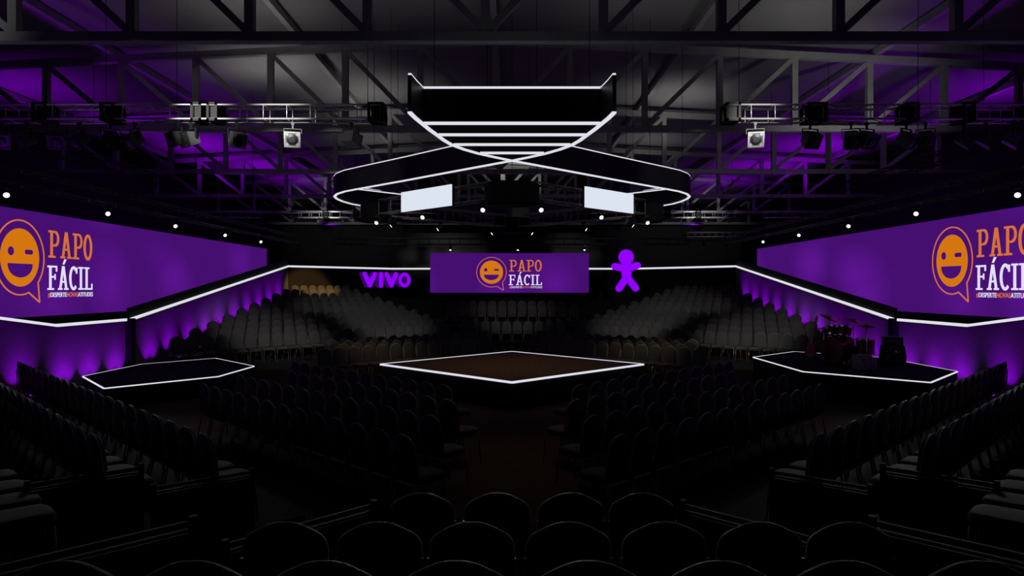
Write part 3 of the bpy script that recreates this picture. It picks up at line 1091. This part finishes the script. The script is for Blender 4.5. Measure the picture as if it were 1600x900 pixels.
# ------------------------------------------------------------------ lighting trusses
def truss(label, a, b, w=0.36, h=0.3, group='aluminium lighting trusses', blocks=(), hang=True, dark=False, mt=None):
    """box truss whose middle line runs from a to b"""
    a, b = Vector(a), Vector(b)
    L = (b - a).length
    rz = math.atan2((b - a).y, (b - a).x)
    t = thing('lighting_truss', label, 'lighting truss', a, rz, group)
    mt = mt or M['alu']
    r = 0.02
    for y in (-w / 2, w / 2):
        for z in (-h / 2, h / 2):
            MB().tube([(0, y, z), (L, y, z)], r, 8).build('chord', mt, t, True)
    lac = MB()
    n = max(2, round(L / 0.48))
    st = L / n
    for i in range(n + 1):
        x = i * st
        for y in (-w / 2, w / 2):
            lac.tube([(x, y, -h / 2), (x, y, h / 2)], 0.009, 5)
        for z in (-h / 2, h / 2):
            lac.tube([(x, -w / 2, z), (x, w / 2, z)], 0.009, 5)
            if i < n:
                lac.tube([(x, w / 2 if i % 2 else -w / 2, z), (x + st, -w / 2 if i % 2 else w / 2, z)], 0.009, 5)
    lac.build('lacing', mt, t, True)
    for bx, bw, bm in blocks:
        mb = MB()
        e = 0.05
        for sx_ in (-1, 1):
            for y in (-w / 2, w / 2):
                mb.box((bx + sx_ * (bw / 2 - e / 2), y, 0), (e, e + 0.02, h + 0.09))
            for z in (-h / 2, h / 2):
                mb.box((bx + sx_ * (bw / 2 - e / 2), 0, z + (0.02 if z > 0 else -0.02)), (e, w + 0.07, e))
        for y in (-w / 2, w / 2):
            for z in (-1, 1):
                mb.box((bx, y, z * (h / 2 + 0.02)), (bw, e + 0.02, e))
        mb.box((bx, 0, 0), (bw * 0.6, w * 0.75, h * 0.9))
        mb.build('corner_block', bm, t)
    if hang:
        k = max(2, int(L / 4) + 1)
        for i in range(k):
            x = 0.3 + (L - 0.6) * i / (k - 1)
            wx = a + (b - a) * (x / L)
            MB().tube([(x, 0, h / 2), (x, 0, zr(wx.x) - a.z + 0.05)], 0.006, 5).build('hanging_cable', M['black'], t)
    return t


ZN = EYE + 3.62
truss('near lighting truss above the seats with the empty side platform, brightly lit', (-15.2, 14.2, ZN), (-2.7, 14.2, ZN), 0.38, 0.29,
      blocks=((12.4, 0.32, M['black']), (9.05, 0.22, M['block']), (8.72, 0.22, M['block']), (6.9, 0.3, M['black']), (5.5, 0.3, M['black']), (3.3, 0.3, M['black'])))
truss('near lighting truss above the seats with the drum kit, partly lit', (4.42, 14.2, ZN), (15.2, 14.2, ZN), 0.38, 0.29,
      blocks=((0.12, 0.3, M['block']), (1.85, 0.4, M['black']), (3.8, 0.26, M['black']), (4.95, 0.26, M['black']), (6.3, 0.3, M['black'])))
# short trusses running away from the near truss
for sx in (-1, 1):
    truss('lighting truss running away from the near truss towards the back, %s' % SIDEN[sx], (sx * 11.9, 14.45, ZN), (sx * 11.9, 24.4, ZN), 0.36, 0.29, mt=M['satin'])  # satin black in place of aluminium stands in for lack of light
    truss('low lighting truss along the stand beside the long screen by the %s' % SIDE[sx], (sx * 8.6, 6.0, EYE + 1.92), (sx * 8.6, 27.0, EYE + 1.92), 0.3, 0.26, mt=M['satin'])  # black finish paints this truss as unlit
    truss('far lighting truss behind the stands, inner length, %s' % SIDEN[sx], (sx * 10.9, 33.5, EYE + 3.6), (sx * 7.4, 33.5, EYE + 3.6), 0.36, 0.29,
          blocks=((3.3, 0.3, M['black']), (1.8, 0.25, M['black'])))
    truss('far lighting truss behind the stands, outer length, %s' % SIDEN[sx], (sx * 16.3, 33.5, EYE + 3.6), (sx * 12.4, 33.5, EYE + 3.6), 0.36, 0.29)
truss('farthest lighting truss, beyond the purple figure sign', (11.6, 45.0, EYE + 3.52), (16.2, 45.0, EYE + 3.52), 0.36, 0.29)
truss('lighting truss across the back in front of the centre screen', (-8.2, 31.6, EYE + 2.15), (8.2, 31.6, EYE + 2.15), 0.3, 0.26, mt=M['black'])  # matt black colour stands in for the darkness around this truss

# the diamond rig inside the ring: four trusses with black corner covers, two white panels
RIG_Z = EYE + 1.99
rc, rr_ = (0.0, 17.1), 3.45
cor = [(0, rc[1] - rr_), (rr_, rc[1]), (0, rc[1] + rr_), (-rr_, rc[1])]
rl = ['truss of the rig over the stage, front length with a white panel, drum kit side',
      'truss of the rig over the stage, back length, drum kit side',
      'truss of the rig over the stage, back length, empty platform side',
      'truss of the rig over the stage, front length with a white panel, empty platform side']
for i in range(4):
    a, b = Vector(cor[i]), Vector(cor[(i + 1) % 4])
    d = (b - a).normalized()
    a, b = a + d * 0.42, b - d * 0.42
    truss(rl[i], (*a, RIG_Z), (*b, RIG_Z), 0.3, 0.34, mt=M['steel'])
cl = ['black rounded cover at the near corner of the rig over the stage', 'black cover at the rig corner towards the drum kit',
      'black cover at the far corner of the rig over the stage', 'black cover at the rig corner towards the empty side platform']
for i, (x, y) in enumerate(cor):
    t = thing('corner_cover', cl[i], 'cover', (x, y, EYE + 1.64), 0, 'black corner covers of the rig')
    rx = 0.55 if i % 2 == 0 else 0.34
    MB().lathe([(rx * 0.9, 0), (rx, 0.05), (rx, 0.42), (rx * 0.9, 0.47)], Matrix.Diagonal((1, 0.6 if i % 2 == 0 else 1.0, 1, 1)), 32).build('cowl', M['black'], t, False)
    MB().tube([(0, 0, 0.47), (0, 0, zr(x) - EYE - 1.6)], 0.006, 5).build('hanging_cable', M['black'], t)
for sx in (-1, 1):
    cxp, cyp = sx * 1.98, 15.5
    ofs = 0.16
    t = thing('monitor_screen', 'blank bright white panel on the rig over the stage, %s' % SIDEN[sx], 'screen',
              ((-1.914, 15.24) if sx < 0 else (2.215, 15.54)) + (EYE + 1.99,), sx * PI / 4, 'white panels on the rig')
    MB().box((0, -0.02, 0), (1.80, 0.03, 0.455)).build('display', M['panel'], t)
    MB().box((0, 0.03, 0), (1.78, 0.07, 0.44)).build('cabinet', M['black'], t)

# ------------------------------------------------------------------ stage lamps
def make_par(label, group):
    """square-fronted lamp: looks along local -y, hangs from z = 0.2"""
    t = thing('stage_lamp', label, 'stage lamp', (0, 0, 0), 0, group)
    hd = MB()
    s0, s1 = 0.155, 0.12
    vs = [(-s0, -0.15, -s0), (s0, -0.15, -s0), (s0, -0.15, s0), (-s0, -0.15, s0), (-s1, 0.13, -s1), (s1, 0.13, -s1), (s1, 0.13, s1), (-s1, 0.13, s1)]
    hd.add(vs, [(0, 1, 2, 3), (4, 5, 6, 7), (0, 1, 5, 4), (1, 2, 6, 5), (2, 3, 7, 6), (3, 0, 4, 7)])
    h = hd.build('housing', M['plate'], t, False, 0.012)
    fr = MB()
    for s in (-1, 1):
        fr.box((s * 0.145, -0.16, 0), (0.03, 0.03, 0.32)).box((0, -0.16, s * 0.145), (0.26, 0.03, 0.03))
    for i in range(4):
        cx_, cz_ = (0.1 if i % 2 else -0.1), (0.1 if i > 1 else -0.1)
        fr.box((cx_ * 1.1, -0.155, cz_ * 1.1), (0.07, 0.012, 0.07))
    fr.build('front_frame', M['satin'], h)
    MB().lathe([(0.115, 0.0), (0.115, 0.012), (0.06, 0.03)], Matrix.Translation((0, -0.155, 0)) @ Matrix.Rotation(PI / 2, 4, 'X'), 24).build('lens', M['lens_dark'], h)
    yk = MB()
    for s in (-1, 1):
        yk.bar((s * 0.175, 0, 0), (s * 0.175, 0, 0.2), 0.012, 0.035, (0, 1, 0))
    yk.bar((-0.18, 0, 0.2), (0.18, 0, 0.2), 0.035, 0.012)
    yk.build('yoke', M['satin'], t)
    MB().bar((0, 0, 0.2), (0, 0, 0.33), 0.035, 0.035, (0, 1, 0)).box((0, 0, 0.31), (0.06, 0.07, 0.06)).build('clamp', M['satin'], t)
    return t


# positions below the near truss, as seen across the hall, with the way each one looks
pars = [(-10.6, 25, -35), (-10.1, -30, -30), (-9.45, 20, -40), (-9.0, -30, -40), (-8.35, 35, -40), (-7.85, -35, -35), (-6.95, -40, -18), (-6.68, -35, -18),
        (-5.73, 42, -25), (-4.56, 14, -18), (-3.35, 160, -20),
        (5.06, -14, -18), (6.2, 10, -35), (7.05, -15, -40), (7.38, 15, -40), (8.2, 30, -35), (8.6, -20, -40), (9.4, 55, -30), (9.85, 60, -30), (10.4, 60, -30)]
par0 = None
near_what = {9: 'turned to the camera with a bright square front', 11: 'turned to the camera with a bright square front'}
cnt = {-1: 0, 1: 0}
for i, (x, yaw, pitch) in enumerate(pars):
    s = -1 if x < 0 else 1
    cnt[s] += 1
    k = cnt[s] if s > 0 else 12 - cnt[s]
    lab = 'square stage lamp, %s outward from the truss end, near truss on the %s' % (ORD[k], SIDE[s])
    loc = (x, 14.2, EYE + 3.105)
    rot = (0, 0, math.radians(yaw))
    if par0 is None:
        par0 = make_par(lab, 'square lamps under the near truss')
        par0.location, par0.rotation_euler = loc, rot
        o = par0
    else:
        o = copy_tree(par0, lab, loc, rot)
    for ch in o.children:
        if i in (8, 9, 11) and ch.name.startswith('housing'):
            for g_ in ch.children:
                if g_.name.startswith('front_frame'):
                    g_.data = g_.data.copy()
                    g_.data.materials[0] = M['frame_lit']
        if ch.name.startswith('housing'):
            ch.rotation_euler = (math.radians(-pitch), 0, 0)


def make_head(label, group):
    """moving lamp hanging from z = 0: base, yoke, head looking along local -y"""
    t = thing('moving_head_lamp', label, 'stage lamp', (0, 0, 0), 0, group)
    t.scale = (0.46, 0.46, 0.46)
    MB().box((0, 0, -0.06), (0.30, 0.24, 0.1)).box((0, 0, 0.02), (0.08, 0.1, 0.06)).build('base', M['satin'], t, False, 0.012)
    yk = MB()
    for s in (-1, 1):
        yk.bar((s * 0.14, 0, -0.12), (s * 0.14, 0, -0.36), 0.035, 0.08, (0, 1, 0))
    yk.bar((-0.155, 0, -0.13), (0.155, 0, -0.13), 0.08, 0.04)
    yk.build('yoke', M['satin'], t)
    hd = MB().lathe([(0.05, -0.17), (0.09, -0.15), (0.11, -0.03), (0.105, 0.12), (0.118, 0.16), (0.118, 0.19)], Matrix.Rotation(PI / 2, 4, 'X'), 20)
    h = hd.build('head', M['satin'], t, True)
    h.location = (0, 0, -0.33)
    MB().lathe([(0.098, 0.188), (0.098, 0.197), (0.05, 0.205)], Matrix.Rotation(PI / 2, 4, 'X'), 20).build('lens', M['lens'], h)
    return t


heads = []
TRZ = RIG_Z - 0.12
words_ = ('nearest', 'middle', 'farthest')
for sx in (-1, 1):
    for k, (x, y) in enumerate(((0.58, 14.05), (2.0, 15.5), (3.3, 16.8))):
        heads.append((sx * x, y, TRZ - 0.08, sx * 18 if k else sx * 14, -30, 'lit moving lamp under the front length of the rig, %s of three, %s' % (words_[k], SIDEN[sx]), 'moving lamps under the rig'))
    for k, (x, y) in enumerate(((0.52, 20.0), (1.95, 18.6), (3.03, 17.5))):
        heads.append((sx * x, y, TRZ - 0.08, 180 - sx * 100, -34, 'moving lamp turned away under the rig back, %s of three, %s' % (('farthest', 'middle', 'nearest')[k], SIDEN[sx]), 'moving lamps under the rig'))
    for k, D in enumerate((11.6, 14.5, 17.4, 20.4, 23.3)):
        heads.append((sx * 8.6, D, EYE + 1.76, -sx * 42, -26, 'lit moving lamp by the long screen, %s from the camera, %s' % (ORD[k + 1], SIDEN[sx]), 'moving lamps along the long screens'))
for k, x in enumerate((-2.85, 0.27, 3.35)):
    heads.append((x, 31.6, EYE + 1.98, 0, -60, 'tiny lit lamp above the centre screen, %s' % ('towards the letter sign', 'at its middle', 'towards the figure sign')[k], 'lamps above the centre screen'))
for sx in (-1, 1):
    for k, x in enumerate((8.3, 9.5, 10.6)):
        heads.append((sx * x, 33.5, EYE + 3.42, sx * 30, -25, 'dark lamp under the far truss, inner length, %s from the middle, %s' % (ORD[k + 1], SIDEN[sx]), 'lamps under the far trusses'))
    for k, x in enumerate((13.0, 14.3, 15.5)):
        heads.append((sx * x, 33.5, EYE + 3.42, sx * 35, -25, 'dark lamp under the far truss, outer length, %s from the middle, %s' % (ORD[k + 1], SIDEN[sx]), 'lamps under the far trusses'))
for k, x in enumerate((12.7, 13.9, 15.1)):
    heads.append((x, 45.0, EYE + 3.34, 30, -25, 'dark lamp under the farthest truss, %s outward' % ORD[k + 1], 'lamps under the far trusses'))
head_lit = head_dark = None
for x, y, z, yaw, pitch, lab, grp in heads:
    lit = not lab.startswith('dark')
    pr = head_lit if lit else head_dark
    if pr is None:
        o = make_head(lab, grp)
        o.location, o.rotation_euler = (x, y, z), (0, 0, math.radians(yaw))
        if lit:
            head_lit = o
        else:
            head_dark = o
            for ch in o.children:
                for g in ch.children:
                    g.data = g.data.copy()
                    g.data.materials[0] = M['lens_dark']
                if ch.name.startswith('head'):
                    ch.data = ch.data.copy()
                    ch.data.materials[0] = M['plate']
    else:
        o = copy_tree(pr, lab, (x, y, z), (0, 0, math.radians(yaw)), grp)
    for ch in o.children:
        if ch.name.startswith('head'):
            ch.rotation_euler = (math.radians(-pitch), 0, 0)

# ------------------------------------------------------------------ the band's gear on the side stage
SZ = EYE - 1.86
g = thing('electric_guitar', 'red electric guitar leaning upright on its stand at the edge of the side stage', 'guitar', (7.28, 16.8, SZ), math.radians(-68))
lean = Matrix.Translation((0, 0.06, 0.16)) @ Matrix.Rotation(math.radians(-14), 4, 'X')
body = [(0, 0.0), (0.11, 0.01), (0.165, 0.07), (0.17, 0.14), (0.13, 0.21), (0.115, 0.25), (0.14, 0.31), (0.145, 0.37), (0.10, 0.40), (0.06, 0.35), (0.03, 0.33),
        (-0.03, 0.33), (-0.06, 0.37), (-0.11, 0.43), (-0.15, 0.40), (-0.145, 0.32), (-0.115, 0.25), (-0.13, 0.20), (-0.17, 0.13), (-0.16, 0.06), (-0.11, 0.01)]
MB().prism(body, -0.02, 0.025, lean).build('body', M['guitar'], g, False, 0.006)
MB().prism([(-0.028, 0.3), (0.028, 0.3), (0.022, 0.86), (-0.022, 0.86)], -0.035, -0.01, lean).build('neck', M['maple'], g)
MB().prism([(-0.022, 0.86), (0.022, 0.86), (0.05, 0.92), (0.03, 1.04), (-0.02, 1.02), (-0.03, 0.9)], -0.03, -0.012, lean).build('headstock', M['maple'], g)
MB().prism([(-0.05, 0.08), (0.05, 0.08), (0.05, 0.11), (-0.05, 0.11)], -0.035, -0.02, lean).prism([(-0.045, 0.2), (0.045, 0.2), (0.045, 0.225), (-0.045, 0.225)], -0.03, -0.02, lean).build('bridge', M['chrome'], g)
st = thing('guitar_stand', 'black tubular stand holding the red guitar', 'stand', (7.28, 16.8, SZ), math.radians(-68))
m = MB()
m.tube([(0, 0.18, 0.02), (0, 0.2, 0.6)], 0.012, 6).tube([(0, 0.16, 0.16), (-0.2, -0.12, 0.01)], 0.012, 6).tube([(0, 0.16, 0.16), (0.2, -0.12, 0.01)], 0.012, 6).tube([(0, 0.18, 0.16), (0, 0.42, 0.01)], 0.012, 6)
m.build('tripod', M['satin'], st, True)
MB().tube([(-0.1, 0.0, 0.15), (-0.1, 0.17, 0.13), (0.1, 0.17, 0.13), (0.1, 0.0, 0.15)], 0.012, 6).build('cradle', M['satin'], st, True)
MB().tube([(-0.05, 0.12, 0.62), (-0.04, 0.2, 0.6), (0.04, 0.2, 0.6), (0.05, 0.12, 0.62)], 0.01, 6).build('neck_holder', M['satin'], st, True)

kit = thing('drum_kit', 'red drum kit with bronze cymbals on the side stage', 'drum kit', (8.0, 16.75, SZ), math.radians(-68))


def drum(name, loc, r, depth, axis, skin_front=True):
    m4 = Matrix.Translation(loc) @ axis
    d = MB().lathe([(r, -depth / 2), (r, depth / 2)], m4, 28).build(name, M['drum_red'], kit, False)
    for s in (-1, 1):
        MB().lathe([(r + 0.012, s * depth / 2 - 0.018), (r + 0.012, s * depth / 2 + 0.018)], m4, 28).build('hoop', M['chrome'] if name != 'bass_drum' else M['drum_red'], d)
    MB().lathe([(r - 0.012, depth / 2 + 0.018), (r - 0.03, depth / 2 + 0.022)], m4, 28).build('skin', M['drum_skin'] if name != 'bass_drum' else M['drum_red'], d)
    return d


UP = Matrix.Identity(4)
drum('bass_drum', (0, 0, 0.34), 0.32, 0.42, Matrix.Rotation(PI / 2, 4, 'X'))
drum('tom', (-0.16, 0.02, 0.80), 0.14, 0.2, Matrix.Rotation(math.radians(-18), 4, 'X'))
drum('tom', (0.17, 0.02, 0.80), 0.15, 0.22, Matrix.Rotation(math.radians(-18), 4, 'X'))
drum('floor_tom', (0.52, 0.3, 0.45), 0.2, 0.36, UP)
drum('snare_drum', (-0.42, 0.36, 0.58), 0.17, 0.14, UP)


def cymbal(x, y, z, r, tilt, name):
    MB().tube([(x, y, 0.0), (x, y, z)], 0.01, 6).tube([(x, y, 0.28), (x + 0.2, y + 0.1, 0.01)], 0.009, 6).tube([(x, y, 0.28), (x - 0.2, y + 0.1, 0.01)], 0.009, 6).tube([(x, y, 0.28), (x, y - 0.22, 0.01)], 0.009, 6).build('cymbal_stand', M['chrome'], kit, True)
    MB().lathe([(r, 0.0), (r * 0.25, 0.03), (r * 0.2, 0.05), (0.01, 0.06)], Matrix.Translation((x, y, z)) @ Matrix.Rotation(math.radians(tilt), 4, 'Y') @ Matrix.Rotation(math.radians(-10), 4, 'X'), 28).build(name, M['cymbal'], kit, True)


cymbal(-0.42, 0.16, 1.10, 0.24, 24, 'crash_cymbal')
cymbal(0.38, 0.10, 1.06, 0.20, 20, 'crash_cymbal')
cymbal(0.78, 0.05, 0.95, 0.2, -4, 'ride_cymbal')
cymbal(-0.78, 0.36, 0.80, 0.16, 0, 'hi_hat')
for s in (-1, 1):
    MB().tube([(s * 0.26, -0.12, 0.2), (s * 0.42, -0.24, 0.0)], 0.011, 6).build('spur', M['chrome'], kit, True)
sl = thing('drum_stool', 'round black stool behind the drum kit', 'stool', (8.85, 17.0, SZ))
MB().lathe([(0.15, 0.44), (0.17, 0.46), (0.17, 0.52), (0.14, 0.54)], None, 24).build('seat', M['satin'], sl, True)
mm = MB().tube([(0, 0, 0.18), (0, 0, 0.45)], 0.015, 8)
for i in range(3):
    a = 2 * PI * i / 3
    mm.tube([(0, 0, 0.28), (0.24 * math.cos(a), 0.24 * math.sin(a), 0.012)], 0.011, 6)
mm.build('tripod', M['chrome'], sl, True)

am = thing('guitar_amplifier', 'black guitar amplifier stack with a small chrome badge on the side stage', 'amplifier', (9.25, 16.6, SZ), math.radians(-25))
MB().prism([(-0.27, 0.03), (0.27, 0.03), (0.29, 0.2), (0.25, 0.47), (-0.25, 0.47), (-0.29, 0.2)], -0.16, 0.16).build('cabinet', M['satin'], am, False, 0.015)
MB().prism([(-0.23, 0.07), (0.23, 0.07), (0.24, 0.2), (0.215, 0.43), (-0.215, 0.43), (-0.24, 0.2)], -0.168, -0.158).build('grille', M['grille'], am)
MB().box((0, 0.01, 0.58), (0.44, 0.26, 0.20)).build('amplifier_head', M['satin'], am, False, 0.015)
MB().box((0, -0.123, 0.565), (0.38, 0.01, 0.07)).build('control_panel', M['plate'], am)
MB().lathe([(0.035, 0), (0.035, 0.012), (0.01, 0.02)], Matrix.Translation((0.06, -0.168, 0.32)) @ Matrix.Rotation(PI / 2, 4, 'X'), 16).build('badge', M['chrome'], am, True)
for x in (-0.2, 0.2):
    for y in (-0.11, 0.11):
        MB().lathe([(0.02, 0), (0.025, 0.03)], Matrix.Translation((x, y, 0)), 10).build('foot', M['black'], am)
wd = thing('monitor_wedge', 'black wedge monitor speaker in front of the drum kit', 'speaker', (8.05, 15.6, SZ), math.radians(20))
MB().prism([(-0.16, 0), (0.18, 0), (0.18, 0.14), (0.0, 0.33), (-0.16, 0.33)], -0.2, 0.2, Matrix.Rotation(-PI / 2, 4, 'Z')).build('cabinet', M['plate'], wd, False, 0.01)
MB().prism([(0.185, 0.155), (0.02, 0.33), (0.012, 0.322), (0.177, 0.147)], -0.18, 0.18, Matrix.Rotation(-PI / 2, 4, 'Z')).build('grille', M['grille'], wd)
